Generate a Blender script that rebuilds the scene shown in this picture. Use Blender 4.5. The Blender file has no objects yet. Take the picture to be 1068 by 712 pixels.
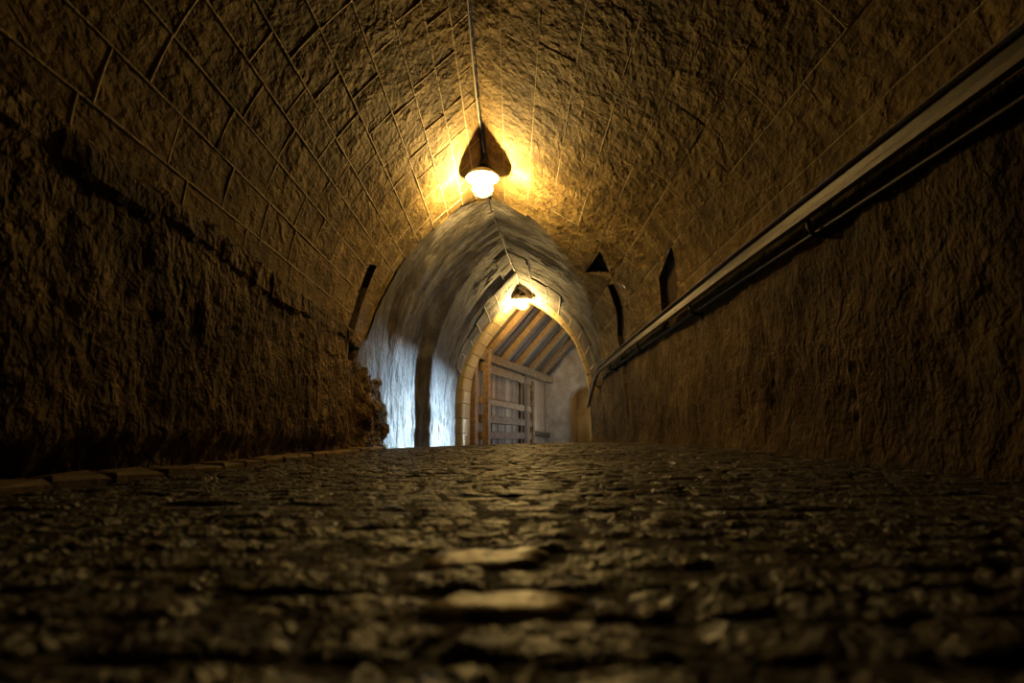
import bpy, math, random
import numpy as np
from mathutils import Vector, noise as mn
random.seed(7)
sc = bpy.context.scene
COL = sc.collection

# ---------------------------------------------------------------- camera, world, light, exposure
EYE = 0.11
cam_d = bpy.data.cameras.new('camera')
cam_d.lens = 20.0; cam_d.sensor_width = 36.0; cam_d.clip_start = 0.02; cam_d.clip_end = 200
cam_d.dof.use_dof = True; cam_d.dof.focus_distance = 5.5; cam_d.dof.aperture_fstop = 3.5
cam = bpy.data.objects.new('camera', cam_d); COL.objects.link(cam)
cam.location = (0, 0, EYE)
cam.rotation_euler = (math.radians(90) + math.atan(106 / 593.33), 0, 0)
sc.camera = cam

world = bpy.data.worlds.new('world'); sc.world = world; world.use_nodes = True
world.node_tree.nodes['Background'].inputs[0].default_value = (0.45, 0.62, 0.85, 1)
world.node_tree.nodes['Background'].inputs[1].default_value = 0.03

LAMP_COL = (1.0, 0.66, 0.22)
LAMP_W = (7.2, 8.0)          # the two tunnel lamps
# daylight coming through the side doorway of the timber room: a low sun-side beam and the softer sky
def area(name, loc, aim, sx, sy, watts, col):
    d = bpy.data.lights.new(name, 'AREA'); d.shape = 'RECTANGLE'; d.size = sx; d.size_y = sy; d.energy = watts; d.color = col
    o = bpy.data.objects.new(name, d); COL.objects.link(o); o.location = loc
    o.rotation_euler = (Vector(aim) - Vector(loc)).to_track_quat('-Z', 'Y').to_euler()
area('daylight_beam', (3.2, 14.6, 1.38), (-1.1, 7.0, 0.5), .20, .20, 40000.0, (0.58, 0.82, 1.0))
area('daylight_sky', (2.60, 13.35, 0.36), (0.2, 12.9, 0.12), 1.2, .5, 30.0, (0.66, 0.80, 1.0))

vs = sc.view_settings
vs.view_transform = 'Standard'; vs.look = 'None'; vs.gamma = 1.0; vs.use_curve_mapping = False
vs.exposure = -0.35
sc.cycles.use_light_tree = False

# ---------------------------------------------------------------- helpers
def tag(o, label=None, cat=None, group=None, kind=None):
    if label: o['label'] = label
    if cat: o['category'] = cat
    if group: o['group'] = group
    if kind: o['kind'] = kind
    return o

def mesh_obj(name, verts, faces, mat, parent=None, smooth=False, sharp=None):
    me = bpy.data.meshes.new(name)
    me.from_pydata([tuple(map(float, v)) for v in verts], [], [tuple(map(int, f)) for f in faces])
    if smooth:
        me.polygons.foreach_set('use_smooth', [True] * len(me.polygons))
    if sharp:
        es = [e.index for e in me.edges if tuple(sorted(e.vertices)) in sharp]
        a = me.attributes.new('sharp_edge', 'BOOLEAN', 'EDGE')
        for i in es: a.data[i].value = True
    me.update()
    if mat: me.materials.append(mat)
    o = bpy.data.objects.new(name, me); COL.objects.link(o)
    if parent: o.parent = parent
    return o

def empty(name, loc=(0, 0, 0)):
    o = bpy.data.objects.new(name, None); COL.objects.link(o); o.location = loc
    o.empty_display_size = 0.1
    return o

def centred(verts):
    v = np.array(verts, float); c = (v.min(0) + v.max(0)) / 2
    return v - c, c

def piece(name, verts, faces, mat, parent, smooth=False, sharp=None):
    """a mesh with its origin at its own centre, parented without moving"""
    v, c = centred(verts)
    o = mesh_obj(name, v, faces, mat, None, smooth, sharp)
    o.parent = parent
    o.location = Vector(c) - Vector(parent.location)
    return o

def box_between(p0, p1, w, t, up=(0, 0, 1), jitter=0.0, bev=0.006, seg=1, rs=0):
    """bevelled beam from p0 to p1: w along side, t along up; returns verts, faces"""
    rnd = random.Random(rs)
    p0 = Vector(p0); p1 = Vector(p1); d = (p1 - p0).normalized(); up = Vector(up)
    side = d.cross(up).normalized(); up = side.cross(d).normalized()
    prof = []
    for sx, sy in ((-1, -1), (1, -1), (1, 1), (-1, 1)):
        a = (sx * (w / 2 - bev), sy * t / 2); b = (sx * w / 2, sy * (t / 2 - bev))
        prof += ([b, a] if sx * sy > 0 else [a, b])
    n = len(prof); V = []; F = []
    rings = [0.0] + [i / seg for i in range(0, seg + 1)] + [1.0]
    L = (p1 - p0).length
    for k, r in enumerate(rings):
        sc_ = 0.0 if k in (0, len(rings) - 1) else 1.0
        pos = p0 + d * (r * L)
        jx = rnd.uniform(-jitter, jitter); jy = rnd.uniform(-jitter, jitter)
        for (x, y) in prof:
            if sc_ == 0.0:
                x2, y2 = x - math.copysign(min(bev, w * .2), x), y - math.copysign(min(bev, t * .2), y)
                jx0 = 0
                V.append(pos + side * x2 + up * y2)
            else:
                off = bev if k == 1 else (-bev if k == len(rings) - 2 else 0)
                V.append(pos + d * off + side * (x + jx) + up * (y + jy))
    m = len(rings)
    for k in range(m - 1):
        for i in range(n):
            j = (i + 1) % n
            F.append((k * n + i, k * n + j, (k + 1) * n + j, (k + 1) * n + i))
    F.append(tuple(range(n - 1, -1, -1))); F.append(tuple((m - 1) * n + i for i in range(n)))
    return V, F

def tube(pts, r, n=8, caps=True):
    pts = [Vector(p) for p in pts]; V = []; F = []
    for k, p in enumerate(pts):
        a = pts[max(k - 1, 0)]; b = pts[min(k + 1, len(pts) - 1)]
        d = (b - a).normalized()
        ref = Vector((0, 0, 1)) if abs(d.z) < 0.9 else Vector((0, 1, 0))
        s = d.cross(ref).normalized(); u = s.cross(d)
        rr = r[k] if isinstance(r, (list, tuple)) else r
        for i in range(n):
            t = 2 * math.pi * i / n
            V.append(p + s * (rr * math.cos(t)) + u * (rr * math.sin(t)))
    for k in range(len(pts) - 1):
        for i in range(n):
            j = (i + 1) % n
            F.append((k * n + i, k * n + j, (k + 1) * n + j, (k + 1) * n + i))
    if caps:
        F.append(tuple(range(n - 1, -1, -1))); F.append(tuple((len(pts) - 1) * n + i for i in range(n)))
    return V, F

def lathe(prof, n=24):
    V = []; F = []
    for (r, z) in prof:
        for i in range(n):
            t = 2 * math.pi * i / n
            V.append((r * math.cos(t), r * math.sin(t), z))
    for k in range(len(prof) - 1):
        for i in range(n):
            j = (i + 1) % n
            F.append((k * n + i, k * n + j, (k + 1) * n + j, (k + 1) * n + i))
    return V, F

def join(*vf):
    V = []; F = []
    for v, f in vf:
        b = len(V); V += list(v); F += [tuple(i + b for i in q) for q in f]
    return V, F

def grid_faces(nu, nv, keep=None):
    F = []
    for i in range(nu):
        for j in range(nv):
            a = i * (nv + 1) + j
            if keep is None or keep(i, j): F.append((a, a + nv + 1, a + nv + 2, a + 1))
    return F

def fbm(p, oct=4):
    return mn.fractal(Vector(p), 1.0, 2.0, oct)

# ---------------------------------------------------------------- materials (procedural, world position)
def node_mat(name):
    m = bpy.data.materials.new(name); m.use_nodes = True
    nt = m.node_tree; b = nt.nodes['Principled BSDF']
    return m, nt, b

def ramp(nt, fac, stops):
    r = nt.nodes.new('ShaderNodeValToRGB')
    el = r.color_ramp.elements
    while len(el) < len(stops): el.new(0.5)
    for e, (p, c) in zip(el, stops):
        e.position = p; e.color = (c[0], c[1], c[2], 1)
    nt.links.new(fac, r.inputs[0]); return r.outputs[0]

def nz(nt, vec, scale, detail=6, rough=0.6, dist=0.0):
    t = nt.nodes.new('ShaderNodeTexNoise'); t.inputs['Scale'].default_value = scale
    t.inputs['Detail'].default_value = detail; t.inputs['Roughness'].default_value = rough
    t.inputs['Distortion'].default_value = dist
    nt.links.new(vec, t.inputs['Vector']); return t.outputs['Fac']

def mapping(nt, scale=(1, 1, 1), rot=(0, 0, 0)):
    g = nt.nodes.new('ShaderNodeNewGeometry'); m = nt.nodes.new('ShaderNodeMapping')
    m.inputs['Scale'].default_value = scale; m.inputs['Rotation'].default_value = rot
    nt.links.new(g.outputs['Position'], m.inputs['Vector']); return m.outputs['Vector']

def math_(nt, op, a, b):
    n = nt.nodes.new('ShaderNodeMath'); n.operation = op
    for i, q in enumerate((a, b)):
        if isinstance(q, (int, float)): n.inputs[i].default_value = q
        else: nt.links.new(q, n.inputs[i])
    return n.outputs[0]

def bump(nt, b, h, strength, dist, prev=None):
    n = nt.nodes.new('ShaderNodeBump'); n.inputs['Strength'].default_value = strength
    n.inputs['Distance'].default_value = dist
    nt.links.new(h, n.inputs['Height'])
    if prev is not None: nt.links.new(prev, n.inputs['Normal'])
    nt.links.new(n.outputs[0], b.inputs['Normal']); return n.outputs[0]

def stone(name, stops, rough=0.85, s1=(1, 1, 1), rot=(0, 0, 0), bigscale=2.0, fine=28.0, bump1=1.0, d1=0.02, pits=0.0, rand=0.0, spec=0.3):
    m, nt, b = node_mat(name)
    v = mapping(nt, s1, rot); v0 = mapping(nt)
    big = nz(nt, v0, bigscale, 5, 0.6); med = nz(nt, v, fine * .35, 7, 0.62, 0.6); fin = nz(nt, v, fine * 1.3, 3, 0.5)
    mb = nz(nt, v, fine * .45, 3, 0.5, 0.8)
    f = math_(nt, 'ADD', math_(nt, 'MULTIPLY', big, 0.6), math_(nt, 'MULTIPLY', med, 0.4))
    if rand:
        oi = nt.nodes.new('ShaderNodeObjectInfo')
        f = math_(nt, 'ADD', f, math_(nt, 'MULTIPLY', math_(nt, 'SUBTRACT', oi.outputs['Random'], 0.5), rand))
    c = ramp(nt, f, stops); nt.links.new(c, b.inputs['Base Color'])
    h = math_(nt, 'ADD', math_(nt, 'MULTIPLY', mb, math_(nt, 'SUBTRACT', math_(nt, 'MULTIPLY', big, 3.4), .75)), math_(nt, 'MULTIPLY', fin, 0.5))
    if pits:
        vo = nt.nodes.new('ShaderNodeTexVoronoi'); vo.inputs['Scale'].default_value = 34
        nt.links.new(v, vo.inputs['Vector'])
        pm = ramp(nt, vo.outputs['Distance'], [(0.0, (0, 0, 0)), (0.22, (1, 1, 1))])
        gate = ramp(nt, nz(nt, v0, 6.0, 3), [(0.5, (1, 1, 1)), (0.62, (0, 0, 0))])
        pm2 = math_(nt, 'MAXIMUM', pm, gate)
        h = math_(nt, 'ADD', h, math_(nt, 'MULTIPLY', pm2, pits))
    bump(nt, b, h, bump1, d1)
    b.inputs['Roughness'].default_value = rough
    b.inputs['Specular IOR Level'].default_value = spec
    return m

M = {}
M['vault'] = stone('vault_sandstone', [(0.33, (.062, .040, .015)), (0.5, (.150, .102, .037)), (0.66, (.25, .178, .075))], bump1=1.0, d1=.022, s1=(1, .55, 1.0), rot=(.5, .35, .2), pits=1.2, rand=.07, spec=.12, bigscale=5.0)
M['mortar'] = stone('pale_lime_mortar', [(0.3, (.22, .165, .08)), (0.65, (.46, .37, .22))], fine=40, bump1=.8, d1=.012)
M['inner_mortar'] = stone('bright_lime_mortar', [(0.3, (.30, .25, .17)), (0.65, (.55, .48, .36))], fine=40, bump1=.8, d1=.012)
M['shell'] = stone('joint_bed', [(0.3, (.10, .07, .035)), (0.65, (.2, .145, .08))], bump1=.6)
M['rock'] = stone('rough_rock', [(0.34, (.028, .018, .008)), (0.5, (.115, .080, .038)), (0.66, (.30, .22, .118))], s1=(1, 1.0, .85), fine=30, bump1=1.0, d1=.05, bigscale=2.6, spec=.1)
M['right'] = stone('tooled_wall_stone', [(0.34, (.030, .020, .008)), (0.5, (.105, .072, .031)), (0.66, (.23, .165, .08))], s1=(1, 1.1, .8), fine=32, bump1=1.0, d1=.032, pits=.6, spec=.15)
M['plaster'] = stone('grey_lime_plaster', [(0.36, (.022, .018, .014)), (0.5, (.080, .071, .062)), (0.64, (.21, .195, .18))], s1=(1, 2.2, .45), fine=18, bump1=.9, d1=.035, bigscale=2.2)
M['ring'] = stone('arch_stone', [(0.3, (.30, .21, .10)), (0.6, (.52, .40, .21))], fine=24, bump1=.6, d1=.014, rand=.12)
M['dark_lining'] = stone('dark_recess_lining', [(0.3, (.035, .023, .010)), (0.7, (.085, .058, .026))], bump1=.5)  # darker colour for the recess and slot linings
M['earth'] = stone('dark_earth_joints', [(0.3, (.010, .007, .004)), (0.7, (.06, .043, .022))], fine=50, bump1=1.0, d1=.03, rough=.8)
M['cobble'] = stone('worn_cobble', [(0.36, (.004, .0028, .0012)), (0.5, (.022, .0148, .0064)), (0.64, (.088, .060, .028))], fine=80, bigscale=16, bump1=1.0, d1=.038, rough=.42, rand=.10, spec=.5)
M['glint_cobble'] = stone('cobble_painted_glint', [(0.38, (.04, .028, .014)), (0.47, (.42, .33, .19)), (0.7, (.66, .54, .34))], fine=60, bigscale=30, bump1=.35, d1=.006, rough=.40, spec=.5)  # lamp glint painted in as a pale stone colour
M['kerb'] = stone('kerb_stone', [(0.3, (.09, .064, .032)), (0.6, (.24, .175, .09))], fine=34, bump1=.7, d1=.01, rand=.15, rough=.75)
M['rear'] = stone('mauve_grey_plaster', [(0.3, (.16, .125, .10)), (0.5, (.33, .28, .24)), (0.72, (.50, .45, .41))], fine=14, bump1=.7, d1=.02, bigscale=2.2)

def wood(name, stops, axis_scale, rough=.7, rand=.25):
    m, nt, b = node_mat(name)
    tc = nt.nodes.new('ShaderNodeTexCoord'); mp = nt.nodes.new('ShaderNodeMapping')
    mp.inputs['Scale'].default_value = axis_scale
    nt.links.new(tc.outputs['Object'], mp.inputs['Vector'])
    oi = nt.nodes.new('ShaderNodeObjectInfo')
    ad = nt.nodes.new('ShaderNodeVectorMath'); ad.operation = 'ADD'
    nt.links.new(mp.outputs[0], ad.inputs[0]); nt.links.new(oi.outputs['Location'], ad.inputs[1])
    g = nz(nt, ad.outputs[0], 5.0, 8, .65, .4)
    f = math_(nt, 'ADD', g, math_(nt, 'MULTIPLY', math_(nt, 'SUBTRACT', oi.outputs['Random'], .5), rand))
    nt.links.new(ramp(nt, f, stops), b.inputs['Base Color'])
    bump(nt, b, g, .5, .01); b.inputs['Roughness'].default_value = rough
    return m
M['timber'] = wood('old_timber', [(0.3, (.13, .075, .035)), (0.55, (.32, .21, .11)), (0.75, (.45, .32, .19))], (3, 3, 3))
M['board'] = wood('weathered_boards', [(0.3, (.16, .10, .06)), (0.55, (.36, .25, .155)), (0.75, (.50, .38, .26))], (7, 7, 1.2))
M['rafter'] = wood('rafter_timber', [(0.3, (.10, .058, .026)), (0.55, (.20, .125, .058)), (0.75, (.29, .185, .09))], (3, 3, 3))
M['plank'] = wood('dark_roof_plank', [(0.3, (.035, .020, .010)), (0.55, (.09, .053, .026)), (0.75, (.15, .093, .048))], (4, 4, 4))
M['rail_wood'] = wood('rail_timber', [(0.3, (.07, .048, .026)), (0.55, (.16, .117, .070)), (0.75, (.26, .195, .125))], (9, .8, 9), rough=.5)

def metal(name, col, rough, metallic=1.0):
    m, nt, b = node_mat(name)
    v = mapping(nt); n = nz(nt, v, 40, 5)
    nt.links.new(ramp(nt, n, [(0.3, tuple(c * .7 for c in col)), (0.7, tuple(min(1, c * 1.2) for c in col))]), b.inputs['Base Color'])
    b.inputs['Roughness'].default_value = rough; b.inputs['Metallic'].default_value = metallic
    bump(nt, b, n, .15, .003)
    return m
M['dark_iron'] = metal('dark_iron', (.035, .028, .022), .5, .6)
M['steel'] = metal('worn_pale_edge', (.55, .47, .37), .35, 0.0)
M['cable'] = metal('grey_cable', (.16, .13, .09), .55, 0.0)
M['dark_cable'] = metal('dark_cable', (.04, .035, .03), .6, 0.0)
M['enamel'] = metal('white_enamel', (.80, .77, .70), .35, 0.0)
M['brass'] = metal('guard_wire', (.55, .45, .28), .4, 0.6)

def glow_glass(name, strength, mixf):
    m = bpy.data.materials.new(name); m.use_nodes = True; nt = m.node_tree; nt.nodes.clear()
    o = nt.nodes.new('ShaderNodeOutputMaterial'); mx = nt.nodes.new('ShaderNodeMixShader')
    t = nt.nodes.new('ShaderNodeBsdfTransparent'); e = nt.nodes.new('ShaderNodeEmission')
    e.inputs[0].default_value = (1, .80, .45, 1); e.inputs[1].default_value = strength
    n = nt.nodes.new('ShaderNodeTexNoise'); n.inputs['Scale'].default_value = 18
    r = nt.nodes.new('ShaderNodeMapRange'); r.inputs[3].default_value = mixf - .1; r.inputs[4].default_value = mixf + .1
    nt.links.new(n.outputs['Fac'], r.inputs[0]); nt.links.new(r.outputs[0], mx.inputs[0])
    nt.links.new(t.outputs[0], mx.inputs[1]); nt.links.new(e.outputs[0], mx.inputs[2])
    nt.links.new(mx.outputs[0], o.inputs[0]); m.cycles.emission_sampling = 'NONE'; return m
M['jar'] = glow_glass('glowing_frosted_glass', 7.0, .55)
M['bulb'] = glow_glass('lit_bulb', 25.0, .6)

# ---------------------------------------------------------------- geometry of the tunnel
_AC = {}
def arch_table(side, prm):
    """pointed half arch as a curve from springer to apex; prm = springer x, z, apex x, z, apex slope, fullness low, fullness high"""
    key = (side,) + tuple(round(q, 4) for q in prm)
    if key in _AC: return _AC[key]
    xs, z0, xa, za, sl, k1, k2 = prm; sg = 1 if side == 'L' else -1
    a = abs(xa - xs); b = za - z0; sl = math.radians(sl)
    p = np.array([(xs, z0), (xs, z0 + k1 * b), (xa - sg * math.cos(sl) * k2 * a, za - math.sin(sl) * k2 * a), (xa, za)])
    t = np.linspace(0, 1, 120)[:, None]; u = 1 - t
    c = u ** 3 * p[0] + 3 * u * u * t * p[1] + 3 * u * t * t * p[2] + t ** 3 * p[3]
    d = np.gradient(c, axis=0); d /= np.linalg.norm(d, axis=1)[:, None]
    l = np.concatenate([[0], np.cumsum(np.linalg.norm(np.diff(c, axis=0), axis=1))])
    r = (c, np.stack([d[:, 1] * sg, -d[:, 0] * sg], 1), l / l[-1], l[-1])
    _AC[key] = r; return r

def arch_pt(side, prm, f):
    """point (x,z) and inward normal, f 0 springer .. 1 apex by arc length"""
    c, n, l, L = arch_table(side, prm)
    k = min(118, max(0, int(np.searchsorted(l, f) - 1))); t = min(1, max(0, (f - l[k]) / (l[k + 1] - l[k])))
    q = c[k] * (1 - t) + c[k + 1] * t; m = n[k] * (1 - t) + n[k + 1] * t
    return float(q[0]), float(q[1]), float(m[0]), float(m[1])
def arch_len(side, prm): return float(arch_table(side, prm)[3])

P1 = {'L': (-1.32, .98, -.25, 2.70, 48, .5, .5), 'R': (1.40, 1.10, -.25, 2.70, 40, .5, .55)}
ARC = {s: arch_len(s, P1[s]) for s in 'LR'}

def yj(side, f):
    if side == 'L': return float(np.interp(f, [0, .07, .35, .57, .82, 1], [4.88, 5.06, 5.26, 5.30, 5.38, 5.66]))
    return float(np.interp(f, [0, .143, .24, .337, .476, .638, .77, .9, 1], [9.2, 8.5, 7.9, 7.3, 6.45, 5.80, 5.54, 5.56, 5.66]))

def S1(side, a, y, off=0.0):
    """a: arc length from springer; off>0 goes outward, into the stone"""
    x, z, nx, nz_ = arch_pt(side, P1[side], a / ARC[side])
    return (x - nx * off, y, z - nz_ * off)

def sm(a, b, t):
    t = min(1, max(0, (t - a) / (b - a))); return t * t * (3 - 2 * t)
def lerp(a, b, t): return a + (b - a) * t

def P2(side, y):
    k = min(1, max(0, (y - 5.0) / 4.95)); ks = sm(0, 1, k)
    xa = lerp(-.25, .11, ks); za = lerp(2.62, 2.86, k)
    if side == 'L':
        xl = lerp(-1.285, -1.16, min(1, max(0, (y - 5) / 2))) + .16 * sm(6.85, 7.2, y) + .03 * min(1, max(0, (y - 7.2) / 2.7))
        return (xl, lerp(.98, .80, k), xa, za, lerp(27, RING_L[4], k), lerp(.5, RING_L[5], k), lerp(.5, RING_L[6], k))
    return (lerp(1.37, 1.44, k), lerp(1.08, .80, k), xa, za, lerp(25, RING_R[4], k), lerp(.5, RING_R[5], k), lerp(.55, RING_R[6], k))
RING_L = (-.86, .80, .11, 2.75, 55, 0.5, 0.7); RING_R = (1.335, .80, .11, 2.75, 25, 0.7, 0.3)

FX = [-1.4, -1.0, -.5, 0.0, .6, 1.45]
FY = [-4, 1.4, 2.3, 3.2, 4.5, 5.4, 6.5, 7.5, 18]
FZ = [[0, 0, .006, .024, .048, .056, .054, .05, .0],
      [0, 0, .010, .028, .054, .064, .064, .06, .0],
      [0, 0, .014, .036, .066, .080, .084, .078, .0],
      [0, 0, .020, .046, .080, .096, .101, .095, .0],
      [0, 0, .026, .056, .092, .108, .112, .105, .0],
      [0, 0, .032, .063, .094, .109, .112, .105, .0]]
def fz(x, y):
    cols = [float(np.interp(y, FY, r)) for r in FZ]
    return float(np.interp(x, FX, cols))

# recesses on the front vault, polygons in (arc length, y)
LS = ARC['L']; RS = ARC['R']
def poly(side, pts): return [(f * ARC[side], y) for f, y in pts]
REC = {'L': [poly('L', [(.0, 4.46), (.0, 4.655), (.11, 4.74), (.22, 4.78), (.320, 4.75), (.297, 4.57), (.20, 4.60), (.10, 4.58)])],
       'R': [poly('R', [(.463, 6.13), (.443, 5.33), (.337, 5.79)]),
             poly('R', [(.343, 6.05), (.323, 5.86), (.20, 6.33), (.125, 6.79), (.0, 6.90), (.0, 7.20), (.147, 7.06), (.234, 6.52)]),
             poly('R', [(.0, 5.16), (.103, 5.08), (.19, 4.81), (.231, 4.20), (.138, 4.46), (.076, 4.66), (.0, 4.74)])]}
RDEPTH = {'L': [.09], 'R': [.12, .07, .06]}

def inside(pg, p):
    c = False; n = len(pg); x, y = p
    for i in range(n):
        x0, y0 = pg[i]; x1, y1 = pg[(i + 1) % n]
        if (y0 > y) != (y1 > y) and x < (x1 - x0) * (y - y0) / (y1 - y0) + x0: c = not c
    return c
def nearest(pg, p):
    best = None; px = np.array(p)
    for i in range(len(pg)):
        a = np.array(pg[i]); b = np.array(pg[(i + 1) % len(pg)]); d = b - a
        t = np.clip(np.dot(px - a, d) / np.dot(d, d), 0, 1); q = a + d * t
        e = np.linalg.norm(px - q)
        if best is None or e < best[0]: best = (e, q)
    return best

# ---------------------------------------------------------------- structure: floor bed
def build_floor():
    xs = np.linspace(-2.2, 3.6, 100); ys = np.concatenate([np.linspace(-3, 0, 16), np.linspace(.06, 8, 170), np.linspace(8.3, 17.2, 30)])
    V = []
    for x in xs:
        for y in ys:
            V.append((x, y, fz(x, y) - .0022 + .003 * fbm((x * 9, y * 9, 3)) + .003 * fbm((x * 30, y * 30, 3))))
    o = mesh_obj('floor', V, grid_faces(len(xs) - 1, len(ys) - 1), M['earth'], smooth=True)
    tag(o, 'dark worn cobbled floor rising gently into the tunnel', 'floor', kind='structure')
    return o
floor = build_floor()

def sett(c, rnd, nu, nv, hgt, rough, rise, pull=.12):
    """rough-topped paving stone filling the four corners c (ccw)"""
    V = []; F = []; ph = rnd.uniform(0, 90); tx, ty = rnd.uniform(-.03, .03), rnd.uniform(-.03, .03)
    cx = sum(p[0] for p in c) / 4; cy = sum(p[1] for p in c) / 4
    def P(u, v):
        x = lerp(lerp(c[0][0], c[1][0], u), lerp(c[3][0], c[2][0], u), v); y = lerp(lerp(c[0][1], c[1][1], u), lerp(c[3][1], c[2][1], u), v)
        return x, y
    U = [0, .10] + [lerp(.10, .90, k / (nu - 2)) for k in range(1, nu - 2)] + [.90, 1]
    W = [0, .14] + [lerp(.14, .86, k / (nv - 2)) for k in range(1, nv - 2)] + [.86, 1]
    for i, u in enumerate(U):
        for j, v in enumerate(W):
            x, y = P(u, v)
            eu = min(u, 1 - u); ev = min(v, 1 - v)
            # rounded corners: pull corner vertices in
            if eu == 0 and ev == 0: x = lerp(x, cx, pull); y = lerp(y, cy, pull)
            edge = (eu == 0) or (ev == 0)
            if edge and pull > .2: x += .012 * mn.noise(Vector((x * 30, y * 30, 3))); y += .012 * mn.noise(Vector((x * 30, y * 30, 9)))
            z = fz(x, y) + hgt + tx * (x - cx) + ty * (y - cy) + rough * fbm((x * 38, y * 38, ph), 3) + (-.004 if edge else rise)
            V.append((x, y, z))
    m = len(W); F = [(i * m + j, (i + 1) * m + j, (i + 1) * m + j + 1, i * m + j + 1) for i in range(len(U) - 1) for j in range(m - 1)]
    ring = [i * m for i in range(len(U) - 1)] + [(len(U) - 1) * m + j for j in range(m - 1)] + [i * m + m - 1 for i in range(len(U) - 1, 0, -1)] + [j for j in range(m - 1, 0, -1)]
    b = len(V)
    for q in ring: V.append((V[q][0], V[q][1], V[q][2] - .02))
    n = len(ring)
    for k in range(n): F.append((ring[(k + 1) % n], ring[k], b + k, b + (k + 1) % n))
    return V, F

def build_cobbles():
    rnd = random.Random(11); st = []
    yb = [.14, .19, .245, .31, .383, .452, .53, .618, .70]
    while yb[-1] < 9.4: yb.append(yb[-1] + rnd.uniform(.066, .10) * (1 + .06 * yb[-1]))
    anchor = {4: (-.056, .048), 6: (-.088, .034)}  # x spans of the two stones that carry the painted glint
    def wav(k, x):
        y = yb[k]
        return y + (.010 + .004 * y) * mn.noise(Vector((x * 4.0, k * .37, 1))) * (.35 if 4 <= k <= 7 else 1) + .05 * max(0, abs(x) - .3) * math.sin(k * .05)
    for k in range(len(yb) - 1):
        y = yb[k]; sc_ = 1 + .06 * y; xs = []
        if k in anchor:
            xs = list(anchor[k])
            while xs[0] > -1.1: xs.insert(0, xs[0] - rnd.uniform(.085, .15))
        else: xs = [-1.10 - rnd.uniform(0, .08)]
        while xs[-1] < 1.36: xs.append(xs[-1] + rnd.uniform(.06, .155) * sc_)
        g = rnd.uniform(.002, .0045)
        sl = [rnd.uniform(-.012, .012) for _ in xs]
        for i in range(len(xs) - 1):
            a, b = max(xs[i], -1.10), min(xs[i + 1], 1.38)
            if b - a < .03: continue
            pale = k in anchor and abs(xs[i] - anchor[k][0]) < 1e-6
            c = [(a + g + sl[i], wav(k, a) + g), (b - g + sl[i + 1], wav(k, b) + g), (b - g - sl[i + 1], wav(k + 1, b) - g), (a + g - sl[i], wav(k + 1, a) - g)]
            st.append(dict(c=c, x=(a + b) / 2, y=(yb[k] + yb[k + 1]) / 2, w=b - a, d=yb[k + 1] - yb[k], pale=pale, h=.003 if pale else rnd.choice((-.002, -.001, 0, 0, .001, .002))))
    def size(s): return s['w'] * s['d'] * (EYE - fz(s['x'], s['y']) + .03) / s['y'] ** 3
    vis = sorted([s for s in st if s['y'] > .2 and abs(s['x']) < .92 * s['y'] + .1], key=size, reverse=True)
    near = vis[:290]; ids = set(map(id, near))
    for s in near:
        nb = (8, 6) if s['y'] < .9 else (4, 4)
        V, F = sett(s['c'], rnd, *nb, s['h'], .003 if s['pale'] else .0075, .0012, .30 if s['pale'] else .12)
        o = piece('cobble', V, F, M['glint_cobble'] if s['pale'] else M['cobble'], floor, smooth=True)
        if s['pale']: o['label'] = 'pale cobble with the lamp glint painted into its colour'
    V = []; F = []
    for s in st:
        if id(s) in ids: continue
        v, f = sett(s['c'], rnd, 4, 4, s['h'], .006, .0015)
        b = len(V); V += v; F += [tuple(i + b for i in q) for q in f]
    o = mesh_obj('far_cobbles', V, F, M['cobble'], floor, smooth=True); o['kind'] = 'stuff'
build_cobbles()

def build_kerb():
    rnd = random.Random(5); y = .55
    while y < 5.0:
        l = rnd.uniform(.15, .22) * (1 + .05 * y); w = rnd.uniform(.14, .175)
        x1 = -1.10 + rnd.uniform(-.012, .012); x0 = x1 - w; sk = .13
        h = rnd.uniform(.018, .028)
        V = []; g = .005
        nx, ny = 3, 3
        for lay, (ins, dz) in enumerate(((0, -.03), (.0, h * .7), (.014, h))):
            for (u, v) in ((0, 0), (1, 0), (1, 1), (0, 1)):
                x = lerp(x0 + ins, x1 - ins, u); yy = lerp(y + g + ins, y + l - g - ins, v) - sk * (u - .5) * 1.0
                V.append((x, yy, fz(x, yy) + dz + (rnd.uniform(-.006, .006) if lay else 0)))
        F = []
        for r in range(2):
            for i in range(4):
                j = (i + 1) % 4; F.append((r * 4 + i, r * 4 + j, (r + 1) * 4 + j, (r + 1) * 4 + i))
        F.append((8, 9, 10, 11))
        piece('kerb_stone', V, F, M['kerb'], floor)
        y += l
build_kerb()

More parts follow.
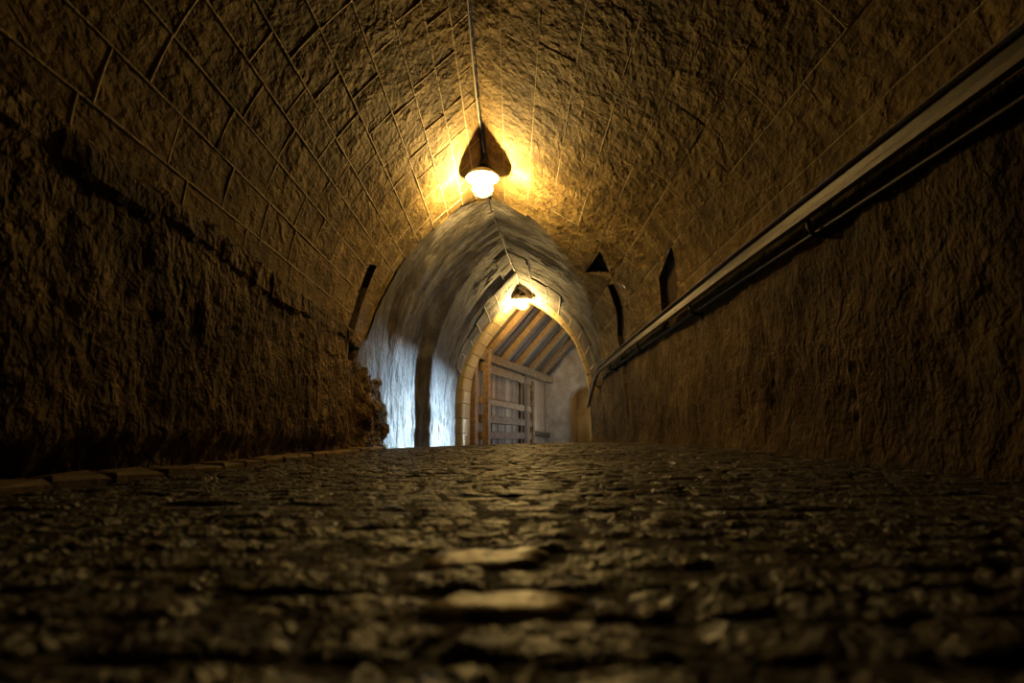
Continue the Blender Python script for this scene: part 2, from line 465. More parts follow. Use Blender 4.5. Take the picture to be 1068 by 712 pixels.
# ---------------------------------------------------------------- structure: rough lower wall on the left
def facet(u, v):
    d, p = mn.voronoi(Vector((u, v, 2.2)))
    q = p[0]; k = mn.cell(q * 3.7)
    return .5 + .35 * (k - .5) + .6 * (u - q.x) * (mn.cell(q * 5.1) - .5) + .6 * (v - q.y) * (mn.cell(q * 8.3) - .5) - .25 * max(0, .10 - (d[1] - d[0])) / .10
def slot_left_wall(y, z):      # the groove runs on down the lower wall for a short way
    yc = 4.36 + .06 * (z - .75); return abs(y - yc) < .085 and z > .74
def build_wall_left():
    ys = np.concatenate([np.linspace(-3, .5, 40), np.linspace(.52, 4.0, 190), np.linspace(4.015, 5.45, 110)])
    nzv = 56; V = []
    for y in ys:
        rock = sm(4.45, 4.62, y)
        top = lerp(.985 + .012 * fbm((y * 3, 0, 7)), .73 - .10 * sm(4.7, 5.45, y) + .05 * fbm((y * 6, 1, 7)), rock)
        for j in range(nzv + 1):
            t = j / nzv
            if j >= nzv - 3:            # ledge on top, running back into the vault foot
                k = (j - (nzv - 3)) / 3
                z = top; x = lerp(-1.24, -1.40, k)
                if k == 0: x = -1.238
            else:
                zb = fz(-1.24, y) - .08
                z = lerp(zb, top, j / (nzv - 3)); x = -1.24
            amp = 1.0 if j < nzv - 2 else .25
            # big quarry-faced lumps with vertical tooling and sharper creases
            b = .013 * fbm((y * 1.3, z * 1.6, 1.3), 3) + .008 * fbm((y * 7, z * 3.2, 5.1), 4) + .006 * fbm((y * 24, z * 12, 9.4), 4) + .006 * (facet(y * 3.2, z * 3.0) - .4) + .010 * (facet(y * 9 + 7, z * 8) - .4)
            und = -.05 * sm(.16, .02, z - fz(-1.2, y)) * sm(5, 3.5, y)
            bul = rock * (.085 * sm(.75, .35, z) + .05 * fbm((y * 4, z * 4, 2.2)) + .03 * fbm((y * 11, z * 11, 6)))
            end = -.12 * sm(5.25, 5.45, y)
            rc = -.12 if slot_left_wall(y, z) and j < nzv - 3 else 0
            V.append((x + amp * (b + und + bul) + end + rc, y, z + amp * .012 * fbm((y * 9, z * 9, 20))))
    F = grid_faces(len(ys) - 1, nzv)
    o = mesh_obj('wall_left', V, F, M['rock'], smooth=True)
    o.data.materials.append(M['dark_lining'])
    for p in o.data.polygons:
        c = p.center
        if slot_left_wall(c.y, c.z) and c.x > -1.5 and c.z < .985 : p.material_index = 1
    tag(o, 'rough dark quarry-faced lower wall with a ledge on the left side', 'wall', kind='structure')
    return o
wall_left = build_wall_left()
def build_ledge():
    rnd = random.Random(17); y = .3
    while y < 4.3:
        l = rnd.uniform(.22, .46); h = rnd.uniform(.09, .16); x1 = -1.226 + rnd.uniform(-.02, .012); z1 = .985 + rnd.uniform(-.012, .012); ph = rnd.uniform(0, 60)
        V = []; prof = [(-.02, -h), (.0, -h + .02), (.0, -.03), (-.018, 0), (-.14, .004)]; n = 6
        for k in range(n + 1):
            t = k / n; end = .014 if k in (0, n) else 0
            for (dx, dz) in prof:
                q = (y * 3 + t * 4, dz * 14, ph)
                V.append((x1 + dx - end + .016 * fbm(q, 3), lerp(y + .006, y + l - .006, t), z1 + dz * (1 - end * 4) + .010 * fbm((q[0], q[1], q[2] + 9), 3)))
        m = len(prof); F = [(k * m + i, (k + 1) * m + i, (k + 1) * m + i + 1, k * m + i + 1) for k in range(n) for i in range(m - 1)]
        F += [tuple(range(m)), tuple(n * m + i for i in range(m - 1, -1, -1))]
        piece('ledge_stone', V, F, M['rock'], wall_left)
        y += l
build_ledge()

# ---------------------------------------------------------------- structure: right wall
def rwall_x(y): return 1.40 - .035 * sm(9.0, 10, y)
def build_wall_right():
    ys = np.concatenate([np.linspace(-3, 1, 50), np.linspace(1.03, 6.4, 210), np.linspace(6.42, 7.4, 70), np.linspace(7.43, 9.97, 70)])
    nzv = 50; V = []; fis = [(3.05, .25, .55, .014), (5.55, .1, .6, .02), (6.15, .12, .75, .018), (4.45, .35, .9, .012), (7.9, .1, .8, .02), (2.3, .2, .45, .012), (8.7, .1, .7, .015)]
    dark = []
    for y in ys:
        for j in range(nzv + 1):
            zb = fz(1.4, y) - .08; z = lerp(zb, 1.12, j / nzv); x = rwall_x(y)
            fade = sm(1.12, 1.0, z)
            b = .030 * fbm((y * 1.3, z * 1.6, 31), 3) + .014 * fbm((y * 6, z * 3.6, 35), 4) + .007 * fbm((y * 20, z * 7, 39), 3)
            x -= fade * (b + .03 * sm(.25, 0, z))
            for (yc, z0, z1, w) in fis:
                if z0 < z < z1 and abs(y - yc - .05 * math.sin(z * 7)) < w * (.4 + abs(mn.noise(Vector((yc, z * 9, 0))))): x += .03
            yc = 6.93 + .05 * mn.noise(Vector((0, 0, z * 3))); hw = lerp(.05, .10, sm(.2, 1.0, z))
            if abs(y - yc) < hw: x += .13
            V.append((x, y, z))
    o = mesh_obj('wall_right', V, [f[::-1] for f in grid_faces(len(ys) - 1, nzv)], M['right'], smooth=True)
    o.data.materials.append(M['dark_lining'])
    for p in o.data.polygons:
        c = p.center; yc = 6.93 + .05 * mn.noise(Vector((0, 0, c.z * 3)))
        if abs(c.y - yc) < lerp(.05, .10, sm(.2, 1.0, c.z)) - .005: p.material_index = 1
    tag(o, 'tool-marked yellow-brown lower wall carrying the handrail on the right', 'wall', kind='structure')
    return o
wall_right = build_wall_right()

# ---------------------------------------------------------------- structure: front vault of stone blocks
def build_vault():
    V = []; F = []
    for side in 'LR':
        ya = np.linspace(-3, 0, 12); na = 34
        T = np.linspace(0, 1, 70); base = len(V)
        for i in range(na + 1):
            a = ARC[side] * i / na
            ye = yj(side, i / na)
            for y in [-3 + 2.6 * k / 12 for k in range(12)] + [lerp(-.4, ye + .02, t) for t in T]:
                V.append(S1(side, a, y, .035))
        m = 12 + 70
        for i in range(na):
            for j in range(m - 1):
                q = base + i * m + j
                a = ARC[side] * (i + .5) / na; y = (V[q][1] + V[q + 1][1]) / 2
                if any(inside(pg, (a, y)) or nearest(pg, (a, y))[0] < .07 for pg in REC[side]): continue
                F.append((q, q + m, q + m + 1, q + 1))
    o = mesh_obj('ceiling', V, F, M['shell'], smooth=True)
    tag(o, 'pointed sandstone vault over the near part of the tunnel', 'vault', kind='structure')
    return o
vault = build_vault()

def block_grid(side, a0, a1, y0, y1, na, ny, rnd, surf, amp, yend, recs=None, edge=.003, depth=.035):
    V = []; idx = {}; cx = rnd.uniform(0, 50); out = rnd.uniform(-.0012, .0012); t1 = rnd.uniform(-.002, .002); t2 = rnd.uniform(-.002, .002)
    cut = [[False] * ny for _ in range(na)]
    for i in range(na + 1):
        for j in range(ny + 1):
            a = lerp(a0, a1, i / na); y = lerp(y0, y1, j / ny)
            y = min(y, yend(a))
            if recs:
                cell = max((a1 - a0) / na, (y1 - y0) / ny)
                for pg in recs:
                    e, q = nearest(pg, (a, y))
                    if e < cell * .62: a, y = float(q[0]), float(q[1])
            border = i in (0, na) or j in (0, ny)
            off = out + t1 * (i / na - .5) + t2 * (j / ny - .5) + amp * mn.noise(Vector((a * 9 + cx, y * 9, cx))) + (edge if border else 0)
            V.append(surf(side, a, y, off)); idx[i, j] = (a, y)
    n = ny + 1; F = []
    for i in range(na):
        for j in range(ny):
            if recs:
                c = [idx[i, j], idx[i + 1, j], idx[i + 1, j + 1], idx[i, j + 1]]
                cc = (sum(p[0] for p in c) / 4, sum(p[1] for p in c) / 4)
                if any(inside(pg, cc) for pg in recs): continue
            q = i * n + j; F.append((q, q + n, q + n + 1, q + 1))
    if not F: return None
    if side == 'L': F = [f[::-1] for f in F]
    ring = [(i, 0) for i in range(na)] + [(na, j) for j in range(ny)] + [(i, ny) for i in range(na, 0, -1)] + [(0, j) for j in range(ny, 0, -1)]
    b = len(V)
    if recs is None:
        for (i, j) in ring:
            a, y = idx[i, j]; V.append(surf(side, a, y, depth))
        m = len(ring); sharp = set()
        for k in range(m):
            p, q = ring[k], ring[(k + 1) % m]
            A, B = p[0] * n + p[1], q[0] * n + q[1]
            F.append((A, B, b + (k + 1) % m, b + k)); sharp.add(tuple(sorted((A, B))))
    else: sharp = None
    return V, F, sharp

def strips(side, segs, surf, width, lift, rnd, yend, brk=.5):
    """raised or sunk mortar: segs = [(a0,y0,a1,y1)]"""
    V = []; F = []
    for (a0, y0, a1, y1) in segs:
        L = math.hypot(a1 - a0, y1 - y0)
        if L < .02: continue
        n = max(2, int(L / .035)); da, dy = (a1 - a0) / L, (y1 - y0) / L; b = len(V); ok = []
        for k in range(n + 1):
            a = lerp(a0, a1, k / n); y = lerp(y0, y1, k / n)
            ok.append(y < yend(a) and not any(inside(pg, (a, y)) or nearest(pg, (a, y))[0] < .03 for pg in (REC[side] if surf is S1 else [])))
            y = min(y, yend(a))
            br = mn.noise(Vector((a * 6 + 3, y * 6, 8 + rnd.random() * .3)))
            w = width * (1 + .5 * mn.noise(Vector((a * 25, y * 25, 1))))
            h = lift * (1 if br > -brk else -.25) + .0016 * mn.noise(Vector((a * 30, y * 30, 5)))
            for s, hh in ((-1.35, -.012), (-.85, h), (.85, h), (1.35, -.012)):
                V.append(surf(side, a - dy * w * s, y + da * w * s, -hh))
        for k in range(n):
            if not (ok[k] and ok[k + 1]): continue
            for s in range(3):
                q = b + k * 4 + s; F.append((q, q + 1, q + 5, q + 4))
    return V, F

def build_vault_blocks():
    rnd = random.Random(21); MV = []; MF = []
    for side, nc in (('L', 11), ('R', 9)):
        segs = []
        ce = [0]
        for c in range(nc): ce.append(ce[-1] + rnd.uniform(.85, 1.15))
        ce = [q / ce[-1] * ARC[side] for q in ce]
        ye = lambda a, s=side: yj(s, a / ARC[s])
        g = .0045 if side == 'L' else .0025
        for c in range(nc):
            a0, a1 = ce[c], ce[c + 1]; y = -.6 + rnd.uniform(-.3, 0); yl = ye((a0 + a1) / 2)
            while y < yl + .25:
                l = rnd.uniform(.32, .60) if side == 'L' else rnd.uniform(.5, .9)
                y1 = y + l
                if y < min(ye(a0), ye(a1)) - .03 or y < yl:
                    hit = [pg for pg in REC[side] if not (max(p[0] for p in pg) < a0 or min(p[0] for p in pg) > a1 or max(p[1] for p in pg) < y or min(p[1] for p in pg) > y1)]
                    res = (max(6, int((a1 - a0) / .014)), max(6, int(l / .014))) if hit else (4, 5)
                    r = block_grid(side, a0 + g, a1 - g, y + g, y1 - g, res[0], res[1], rnd, S1, .004, ye, hit or None)
                    if r: piece('block', r[0], r[1], M['vault'], vault, True, r[2])
                    segs.append((a0, y1, a1, y1))
                y = y1
            if c: segs.append((a0, -.9, a0, ye(a0)))
        v, f = strips(side, segs, S1, (.0052 if side == 'L' else .004), (.0012 if side == 'L' else -.003), rnd, ye, .05 if side == 'L' else .5)
        b = len(MV); MV += v; MF += [tuple(i + b for i in q) for q in f]
    o = mesh_obj('mortar_joint', MV, MF, M['mortar'], vault, True); o['kind'] = 'stuff'
    # dark linings of the recesses
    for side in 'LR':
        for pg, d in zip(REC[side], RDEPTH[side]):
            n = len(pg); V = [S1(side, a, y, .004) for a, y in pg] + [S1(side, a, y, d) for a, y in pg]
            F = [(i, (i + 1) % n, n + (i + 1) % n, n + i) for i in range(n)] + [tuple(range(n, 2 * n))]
            o = piece('recess', V, F, M['dark_lining'], vault)
            o['label'] = 'narrow dark recess in the vault'
build_vault_blocks()

# ---------------------------------------------------------------- structure: grey plastered vault beyond
def S2(side, f, y, off=0.0):
    x, z, nx, nz_ = arch_pt(side, P2(side, y), f)
    return (x - nx * off, y, z - nz_ * off)
def build_plaster():
    V = []; F = []
    ny = 170; rows = []
    low = [('L', -1, j / 26) for j in range(26)]
    la = [('L', 0, j / 46) for j in range(47)]
    ra = [('R', 0, j / 46) for j in range(45, -1, -1)]
    for (side, kind, f) in low + la + ra:
        fr = max(f, 0) if kind == 0 else 0
        y0 = yj(side, fr) if kind == 0 else yj('L', 0)
        for k in range(ny + 1):
            y = lerp(y0, 9.97, (k - 10) / (ny - 10)) if k >= 10 else y0 - (10 - k) * (.0005 if kind == 0 else .058)
            if kind == -1:
                pz = P2('L', y); zb = fz(pz[0], y) - .08
                x, z, nx, nn = pz[0], lerp(zb, pz[1], f), 1, 0
                sp = z - pz[1]
            else:
                x, z, nx, nn = arch_pt(side, P2(side, y), fr)
                sp = fr * arch_len(side, P2(side, y)) * (1 if side == 'L' else -1) + (0 if side == 'L' else 7)
            fade = sm(9.97, 9.6, y)
            d = .030 * mn.noise(Vector((y * 2.6, sp * .45, 3))) + .018 * mn.noise(Vector((y * 6.5, sp * .9, 13))) + .009 * fbm((y * 14, sp * 5, 23), 3)
            if side == 'L':
                d += .05 * math.exp(-((y - 5.75 - .12 * sp) / .16) ** 2) * sm(-.4, .3, sp)
                d += .04 * math.exp(-((y - 8.4 - .1 * sp) / .15) ** 2) * sm(-.2, .3, sp)
                if kind == -1: d += .014 * fbm((y * 9, z * 7, 44), 4) * sm(0, .25, -sp)
            d *= lerp(.35, 1, fade)
            V.append((x + nx * d, y, z + nn * d))
    nrow = len(low + la + ra)
    for i in range(nrow - 1):
        for k in range(ny):
            q = i * (ny + 1) + k; F.append((q, q + 1, q + ny + 2, q + ny + 1))
    o = mesh_obj('ceiling', V, F, M['plaster'], smooth=True)
    tag(o, 'smooth grey lime-plastered vault narrowing towards the inner arch', 'vault', kind='structure')
    # step face between the two vaults
    SV = []; SF = []; n = 60
    for side in 'LR':
        b = len(SV)
        for i in range(n + 1):
            f = i / n; y = yj(side, f)
            p = S1(side, f * ARC[side], y, .03); q = arch_pt(side, P2(side, y), f)
            SV += [p, (q[0] + q[2] * -.03, y, q[1] - q[3] * .03), (q[0] + q[2] * -.03, y + .2, q[1] - q[3] * .03)]
        for i in range(n):
            for k in range(2):
                a = b + i * 3 + k; SF.append((a, a + 1, a + 4, a + 3))
    st = mesh_obj('step_face', SV, SF, M['vault'], o, smooth=False)
    return o
plaster = build_plaster()

def build_inner_courses():
    rnd = random.Random(33); MV = []; MF = []
    for side in 'LR':
        A = arch_len(side, P2(side, 9.3)); nc = 9
        surf = lambda s, a, y, off=0.0, A=A: S2(s, min(1, max(0, a / A)), y, off - .016)
        ye = lambda a: 9.96
        segs = []
        for c in range(2, nc):
            a0, a1 = A * c / nc, A * (c + 1) / nc
            ys = [9.96, 9.55 + rnd.uniform(-.05, .05), 9.1 + rnd.uniform(-.1, .1)] + ([8.6 + rnd.uniform(-.1, .1)] if c > 5 else []) + ([8.1, 7.6] if c == nc - 1 else [])
            for k in range(len(ys) - 1):
                rr = block_grid(side, a0 + .006, a1 - .006, ys[k + 1] + .006, ys[k] - .006, 3, 4, rnd, surf, .006, ye, depth=.05)
                piece('block', rr[0], rr[1], M['plaster'], plaster, True, rr[2])
                if c >= nc - 2 and k < len(ys) - 2: segs.append((a0, ys[k + 1], a1, ys[k + 1]))
            segs.append((a0, ys[-1] + rnd.uniform(0, .25), a0, 9.96))
        v, f = strips(side, segs, surf, .010, .006, rnd, ye, .3)
        b = len(MV); MV += v; MF += [tuple(i + b for i in q) for q in f]
    o = mesh_obj('mortar_joint', MV, MF, M['inner_mortar'], plaster, True); o['kind'] = 'stuff'
build_inner_courses()

# ---------------------------------------------------------------- inner arch ring
RING = {'L': RING_L, 'R': RING_R}
RY0, RY1, RSK = 9.96, 10.40, .10
def ring_pt(side, s, out, y):
    """s <0 : jamb below springer (metres), 0..1 arch"""
    prm = RING[side]; k = RSK * (y - RY0) / (RY1 - RY0)
    if s < 0:
        sg = -1 if side == 'L' else 1
        return (prm[0] + sg * out + k, y, prm[1] + s)
    x, z, nx, nn = arch_pt(side, prm, s)
    return (x - nx * out + k, y, z - nn * out)
trim1 = empty('trim_1', (0.24, 10.2, 0))
tag(trim1, 'pointed inner stone arch lit yellow by the far lamp', 'arch', kind='structure')
def build_ring():
    rnd = random.Random(3)
    for side in 'LR':
        cuts = [-.80, -.52, -.26, 0.0] + [i / 10 for i in range(1, 11)]
        for a, b in zip(cuts[:-1], cuts[1:]):
            gap = .006 if a < 0 else .0025
            nS = 1 if a < 0 else 3; inn = rnd.uniform(-.008, .008); fo = rnd.uniform(-.01, .01); ch = .025
            V = []; n = 6
            for i in range(nS + 1):
                s = lerp(a + gap, b - (gap if b < 1 else 0), i / nS)
                if a < 0: s = min(s, -1e-4)
                prof = [(.17, RY0 + fo), (inn + ch, RY0 + fo), (inn, RY0 + fo + ch), (inn, RY1 - ch), (inn + ch, RY1), (.17, RY1)]
                V += [ring_pt(side, s, o_, y_) for o_, y_ in prof]
            F = []
            for i in range(nS):
                for k in range(n):
                    F.append((i * n + k, i * n + (k + 1) % n, (i + 1) * n + (k + 1) % n, (i + 1) * n + k))
            F.append(tuple(range(n))); F.append(tuple(nS * n + k for k in range(n - 1, -1, -1)))
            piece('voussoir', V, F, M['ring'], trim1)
build_ring()

# gable wall around the arch, on the room side
def build_gable():
    V = []; F = []; n = 24; pts = []
    for side in 'LR':
        seq = [(-.95)] + [i / n for i in range(n + 1)]
        b = len(V)
        for s in seq:
            p = ring_pt(side, s, .03, RY1 - .02); V.append((p[0], RY1 + .01, p[2]))
            far = -1.9 if side == 'L' else 2.1
            V.append((far, RY1 + .01, p[2]))
        for i in range(len(seq) - 1):
            q = b + i * 2; F.append((q, q + 1, q + 3, q + 2))
    b = len(V); z = 2.72; V += [(-1.9, RY1 + .01, z), (2.1, RY1 + .01, z), (2.1, RY1 + .01, 4.4), (-1.9, RY1 + .01, 4.4)]; F.append((b, b + 1, b + 2, b + 3))
    o = mesh_obj('wall_front', V, F, M['rear']); tag(o, 'plastered gable wall around the inner arch on the room side', 'wall', kind='structure')
build_gable()

# ---------------------------------------------------------------- timber room beyond the arch
G0 = Vector((-.60, 11.2, 0)); GD = Vector((.342, .94, 0)).normalized(); GN = Vector((.94, -.342, 0)).normalized()
def G(w, n, z): return G0 + GD * w + GN * n + Vector((0, 0, z))
ROOF_Z, SLOPE = 1.86, 1.06
def roof_z(n): return ROOF_Z + SLOPE * n

def quad(name, pts, mat, label, parent=None):
    o = mesh_obj(name, pts, [tuple(range(len(pts)))], mat, parent)
    if not parent: tag(o, label, 'wall', kind='structure')
    return o
quad('wall_room_left', [G(-1.2, -.22, -.1), G(4.78, -.22, -.1), G(4.78, -.22, 2.2), G(-1.2, -.22, 2.2)], M['rear'], 'plain wall close behind the plank partition of the timber room')

# rear wall with arched doorway
def build_rear():
    W0 = 4.75; V = []; F = []
    D0, D1, SPR, APX = .50, 1.50, 1.05, 1.62
    def top(n): return roof_z(n) + .22
    def P(n, z, d=0): return tuple(G(W0 + d, n, z))
    cols = [-.45, 0, .25, D0] + [lerp(D0, D1, i / 20) for i in range(1, 21)] + [1.75, 2.1]
    def ah(n):
        t = (n - D0) / (D1 - D0) * 2 - 1
        return SPR + (APX - SPR) * math.sqrt(max(0, 1 - t * t))
    NZ = 14
    for a, b in zip(cols[:-1], cols[1:]):
        ina = D0 - 1e-6 <= a and b <= D1 + 1e-6
        za = (ah(a) if ina else -.1); zb = (ah(b) if ina else -.1)
        i0 = len(V)
        for k in range(NZ + 1):
            for n, z0 in ((a, za), (b, zb)):
                z = lerp(z0, top(max(n, 0)), k / NZ); V.append(P(n, z, .02 * fbm((n * 3, z * 3, 5))))
        for k in range(NZ):
            q = i0 + k * 2; F.append((q, q + 1, q + 3, q + 2))
        if ina:   # reveal
            i0 = len(V); V += [P(a, za), P(b, zb), P(b, zb, .35), P(a, za, .35)]; F.append((i0, i0 + 1, i0 + 2, i0 + 3))
    for n in (D0, D1):
        i0 = len(V); V += [P(n, -.1), P(n, SPR), P(n, SPR, .35), P(n, -.1, .35)]; F.append((i0, i0 + 1, i0 + 2, i0 + 3))
    o = mesh_obj('wall_rear', V, F, M['rear'])
    tag(o, 'mauve-grey plastered end wall with an arched doorway at its right', 'wall', kind='structure')
    V = [P(.42, -.1, .03), P(.42, -.1, 1.5), P(1.58, -.1, .9), P(1.58, -.1, .03), P(.42, 2, .03), P(.42, 2, 1.5), P(1.58, 2, .9), P(1.58, 2, .03)]
    o = mesh_obj('wall_passage', V, [(0, 1, 5, 4), (1, 2, 6, 5), (2, 3, 7, 6), (4, 5, 6, 7)], M['ring'])
    tag(o, 'yellow stone side of the passage seen through the arched doorway', 'wall', kind='structure')
build_rear()
pl = bpy.data.lights.new('passage_light', 'POINT'); pl.energy = 5; pl.color = LAMP_COL; pl.shadow_soft_size = .05
o = bpy.data.objects.new('passage_light', pl); COL.objects.link(o); o.location = G(5.35, 1.35, 1.5)

# right wall of the room with the side doorway to daylight
def build_room_right():
    a = Vector((1.72, 10.40, 0)); b = G(4.75, 1.98, 0); d = (b - a); L = d.length; d.normalize()
    s0, s1, zt = 2.42, 3.97, 1.28
    nrm = Vector((d.y, -d.x, 0))
    def P(s, z, o=0): return tuple(a + d * s + nrm * o + Vector((0, 0, z)))
    V = []; F = []
    for (x0, x1, z0, z1) in ((0, s0, -.1, 4.4), (s1, L, -.1, 4.4), (s0, s1, zt, 4.4)):
        i = len(V); V += [P(x0, z0), P(x1, z0), P(x1, z1), P(x0, z1)]; F.append((i, i + 1, i + 2, i + 3))
    for (p, q) in (((s0, -.1), (s0, zt)), ((s1, -.1), (s1, zt)), ((s0, zt), (s1, zt))):
        i = len(V); V += [P(*p), P(*q), P(*q, .25), P(*p, .25)]; F.append((i, i + 1, i + 2, i + 3))
    o = mesh_obj('wall_room_right', V, F, M['rear'])
    tag(o, 'plastered side wall of the timber room with a doorway open to daylight', 'wall', kind='structure')
    return a, d, nrm
build_room_right()

# plank partition with its timber frame
part = empty('plank_partition', tuple(G(1.5, 0, 0)))
tag(part, 'weathered plank partition with timber posts and rails behind the inner arch', 'partition')
def beam(name, p0, p1, w, t, mat, parent, up=(0, 0, 1), j=.006, seg=3, rs=0, label=None):
    V, F = box_between(p0, p1, w, t, up, j, .008, seg, rs)
    o = piece(name, V, F, mat, parent)
    if label: o['label'] = label
    return o
w = -.55; i = 0; rb = random.Random(8)
while w < 4.72:
    bw = min(rb.uniform(.17, .27), 4.735 - w)
    if bw < .03: break
    beam('board', G(w + bw / 2, -.10 + rb.uniform(-.012, .012), -.05), G(w + bw / 2, -.10 + rb.uniform(-.012, .012), 1.74), bw - .014, .03, M['board'], part, up=tuple(GN), j=.002, rs=i)
    w += bw; i += 1
for z, t, lab in ((1.60, .17, 'upper'), (.93, .13, ''), (.58, .15, ''), (.26, .15, '')):
    beam('rail', G(-.1, .02, z), G(3.05, .02, z + rb.uniform(-.02, .02)), .07, t, M['timber'], part, rs=int(z * 99))
beam('post', G(.02, .11, -.05), G(.02, .11, 1.95), .14, .12, M['timber'], part, up=tuple(GN), rs=51)
beam('post', G(-.42, .03, -.05), G(-.42, .03, 1.85), .12, .10, M['timber'], part, up=tuple(GN), rs=52)
beam('post', G(2.55, .03, -.05), G(2.55, .03, 1.75), .22, .06, M['plank'], part, up=tuple(GN), rs=53)
beam('post', G(3.05, .06, -.05), G(3.05, .06, 1.62), .11, .09, M['timber'], part, up=tuple(GN), rs=54)
beam('kickboard', G(3.2, .0, .36), G(4.7, .0, .32), .06, .12, M['plank'], part, rs=55)

# roof: wall plate, rafters, planks
roof = mesh_obj('ceiling', [tuple(G(w_, n_, roof_z(n_) + .16)) for w_, n_ in ((-1.2, -.3), (5.0, -.3), (5.0, 2.2), (-1.2, 2.2))], [(0, 1, 2, 3)], M['plank'])
tag(roof, 'sloping timber lean-to roof with exposed rafters beyond the inner arch', 'roof', kind='structure')
def nmax(w): return max(.2, min(2.15, ((G0 + GD * w).y - 10.50) / .342))
beam('wall_plate', G(-.55, .04, 1.80), G(4.72, .04, 1.82), .16, .17, M['timber'], roof, rs=60)
RN = (Vector((0, 0, 1)) - GN * SLOPE).normalized()
w = -.45; i = 0
while w < 4.6:
    n1 = nmax(w)
    beam('plank', G(w, -.1, roof_z(-.1) + .10), G(w, n1, roof_z(n1) + .10), .235, .03, M['plank'], roof, up=tuple(RN), j=.003, rs=70 + i)
    w += .25; i += 1
for k, w in enumerate((.25, 1.15, 2.05, 2.95, 3.9)):
    n1 = nmax(w)
    beam('rafter', G(w, -.08, roof_z(-.08)), G(w, n1, roof_z(n1)), .17, .13, M['rafter'], roof, up=tuple(RN), j=.008, rs=90 + k)

# back wall behind the camera
o = mesh_obj('wall_back', [(-1.6, -3, -.1), (1.6, -3, -.1), (1.6, -3, 3.1), (-1.6, -3, 3.1)], [(0, 1, 2, 3)], M['rock'])
tag(o, 'dark rock wall closing the tunnel behind the viewer', 'wall', kind='structure')

# ---------------------------------------------------------------- handrail
def build_rail():
    root = empty('handrail', (1.32, 3.0, fz(1.32, 3.0)))
    tag(root, 'long timber handrail with a worn metal top edge along the right wall', 'handrail')
    pts = [(1.315, -1.5, 1.10), (1.315, 1.3, 1.155), (1.315, 3.3, 1.20), (1.315, 6, 1.235), (1.315, 8.2, 1.25), (1.312, 8.55, 1.235), (1.305, 8.85, 1.16), (1.295, 9.25, .98), (1.285, 9.62, .78)]
    def sweep(prof, z_off=0, x_off=0):
        V = []; F = []; n = len(prof)
        for p in pts:
            for (x, z) in prof: V.append((p[0] + x + x_off, p[1], p[2] + z + z_off))
        for k in range(len(pts) - 1):
            for i in range(n):
                j = (i + 1) % n; F.append((k * n + i, k * n + j, (k + 1) * n + j, (k + 1) * n + i))
        F.append(tuple(range(n))); F.append(tuple((len(pts) - 1) * n + i for i in range(n - 1, -1, -1)))
        return V, F
    V, F = sweep([(-.010, -.070), (.022, -.070), (.022, -.006), (-.010, -.006)]); piece('rail_core', V, F, M['dark_iron'], root)
    V, F = sweep([(-.030, -.006), (.026, -.006), (.026, .004), (-.026, .004), (-.033, -.001)]); piece('top_edge', V, F, M['steel'], root)['label'] = 'bright worn metal top edge'
    V, F = sweep([(-.030, -.092), (.000, -.094), (.000, -.066), (-.028, -.064), (-.033, -.069)]); piece('timber_strip', V, F, M['rail_wood'], root)['label'] = 'pale timber lower strip'
    V, F = tube([(p[0] + .045, p[1], p[2] - .145) for p in pts[:6]], .011, 8); piece('conduit', V, F, M['dark_iron'], root, True)
    for y in (.6, 2.4, 4.1, 5.9, 7.6, 8.9):
        z = float(np.interp(y, [p[1] for p in pts], [p[2] for p in pts]))
        V, F = join(tube([(1.318, y, z - .07), (1.318, y, z - .13), (1.335, y, z - .155), (1.36, y, z - .165), (1.42, y, z - .165)], .010, 8),
                    lathe([(.0, 0), (.030, 0), (.030, .012), (0, .012)], 10))
        n0 = len(V) - 40
        V = [Vector(v) if k < n0 else Vector((1.392 + v[2], y + v[0], z - .165 + v[1])) for k, v in enumerate(V)]
        piece('bracket', V, F, M['dark_iron'], root, True)
build_rail()

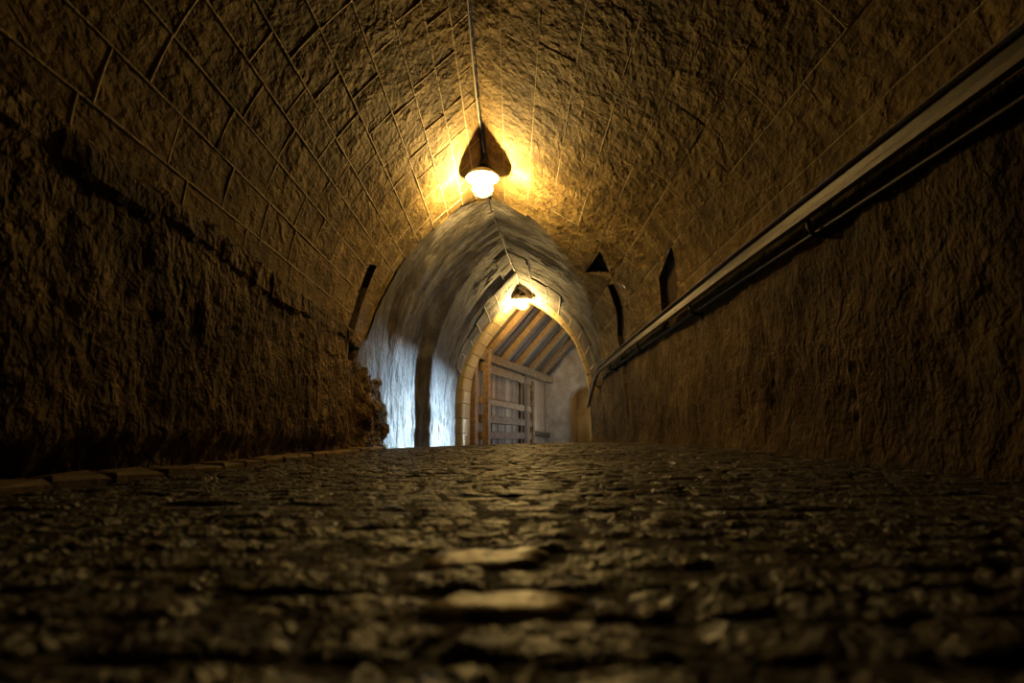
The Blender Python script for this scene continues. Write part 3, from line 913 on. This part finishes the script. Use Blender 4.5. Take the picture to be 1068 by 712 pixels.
# ---------------------------------------------------------------- tunnel lamps
# photometric profile of a jar lamp: the upright bulb shines mostly sideways, its cap end little downward
IES = bpy.data.texts.new('jar_lamp_profile')
_va = [0, 30, 45, 55, 65, 72, 80, 90, 120, 180]; _cd = [.18, .20, .26, .33, .42, .58, 1.05, 1.9, 2.2, 2.2]
IES.write('IESNA:LM-63-1995\nTILT=NONE\n1 1000 1 %d 1 1 2 0 0 0\n1 1 100\n' % len(_va) + ' '.join(map(str, _va)) + '\n0\n' + ' '.join('%g' % (1000 * c) for c in _cd) + '\n')
def build_lamp(label, loc, ztop, watts, rz):
    """loc: centre of the reflector dish rim"""
    root = empty('tunnel_lamp', loc); root.rotation_euler = (0, 0, rz)
    tag(root, label, 'lamp', 'hanging tunnel lamps with glass jars')
    def part(name, VF, mat, smooth=True):
        o = mesh_obj(name, VF[0], VF[1], mat, root, smooth); return o
    part('reflector_dish', lathe([(.045, .075), (.085, .062), (.125, .030), (.145, .0), (.148, -.006), (.141, -.006), (.120, .022), (.082, .050), (.045, .060)], 32), M['enamel'])
    part('housing', lathe([(.0, .135), (.022, .132), (.030, .12), (.046, .11), (.058, .085), (.060, .055), (.060, .03), (.0, .03)], 24), M['dark_iron'])
    part('glass_jar', lathe([(.078, .028), (.088, .0), (.090, -.03), (.088, -.09), (.080, -.125), (.060, -.148), (.03, -.158), (.001, -.160)], 28), M['jar'])
    bb = part('bulb', lathe([(.014, .03), (.016, .0), (.030, -.03), (.036, -.06), (.030, -.085), (.015, -.098), (.001, -.1)], 16), M['bulb'])
    part('socket', lathe([(.0, .032), (.02, .032), (.02, .0), (.0, .0)], 14), M['dark_iron'])
    g = []
    for k in range(6):
        t = math.pi * 2 * k / 6 + .3; c, s = math.cos(t), math.sin(t)
        g.append(tube([(r * c, r * s, z) for r, z in ((.100, .02), (.101, -.05), (.098, -.11), (.085, -.145), (.05, -.168), (.0, -.175))], .0028, 5))
    guard = part('wire_guard', join(*g), M['brass'])
    for z, r in ((-.03, .1015), (-.105, .099), (-.155, .072)):
        o = mesh_obj('guard_ring', *tube([(r * math.cos(2 * math.pi * k / 24), r * math.sin(2 * math.pi * k / 24), z) for k in range(25)], .0028, 5), M['brass'], guard, True)
    h = ztop - loc[2]
    part('hook', tube([(0, 0, .13), (0, 0, lerp(.13, h, .35)), (.012, 0, lerp(.13, h, .5)), (0, 0, lerp(.13, h, .7)), (0, 0, h + .03)], .006, 6), M['dark_iron'])
    ld = bpy.data.lights.new('lamp_light', 'POINT'); ld.energy = watts; ld.color = LAMP_COL; ld.shadow_soft_size = .03
    ld.use_nodes = True; nt = ld.node_tree; em = nt.nodes['Emission']; ie = nt.nodes.new('ShaderNodeTexIES')
    ie.mode = 'INTERNAL'; ie.ies = IES; nt.links.new(ie.outputs['Fac'], em.inputs['Strength'])
    l = bpy.data.objects.new('lamp_light', ld); COL.objects.link(l); l.parent = root; l.location = (0, 0, -.105)
    return root
L1 = (-.262, 4.72, 2.43); L2 = (.185, 9.78, 2.60)
build_lamp('large glowing caged lamp hanging from the near sandstone vault', L1, 2.68, LAMP_W[0], .2)
build_lamp('small far glowing caged lamp hanging just before the inner arch', L2, P2('L', 9.78)[3] - .02, LAMP_W[1], .7)

# ---------------------------------------------------------------- cables along the crown
cp = [(-.25 + .018 * math.sin(y * 1.3), y, 2.672 - .010 * abs(math.sin(y * 2.1))) for y in np.linspace(-2.5, 4.70, 40)]
V, F = tube(cp, .006, 8); o = mesh_obj('cable', V, F, M['cable'], None, True)
tag(o, 'pale cable running along the vault crown to the near lamp', 'cable')
cp = []
for y in np.linspace(5.5, 9.7, 40):
    p = P2('L', y); cp.append((p[2] + .01 * math.sin(y * 3), y, p[3] - .035 - .01 * abs(math.sin(y * 4))))
V, F = tube([(-.25, 4.74, 2.665), (-.25, 5.3, 2.64)] + cp, .009, 8); o = mesh_obj('cable', V, F, M['dark_cable'], None, True)
tag(o, 'dark cable running along the grey vault crown between the two lamps', 'cable')
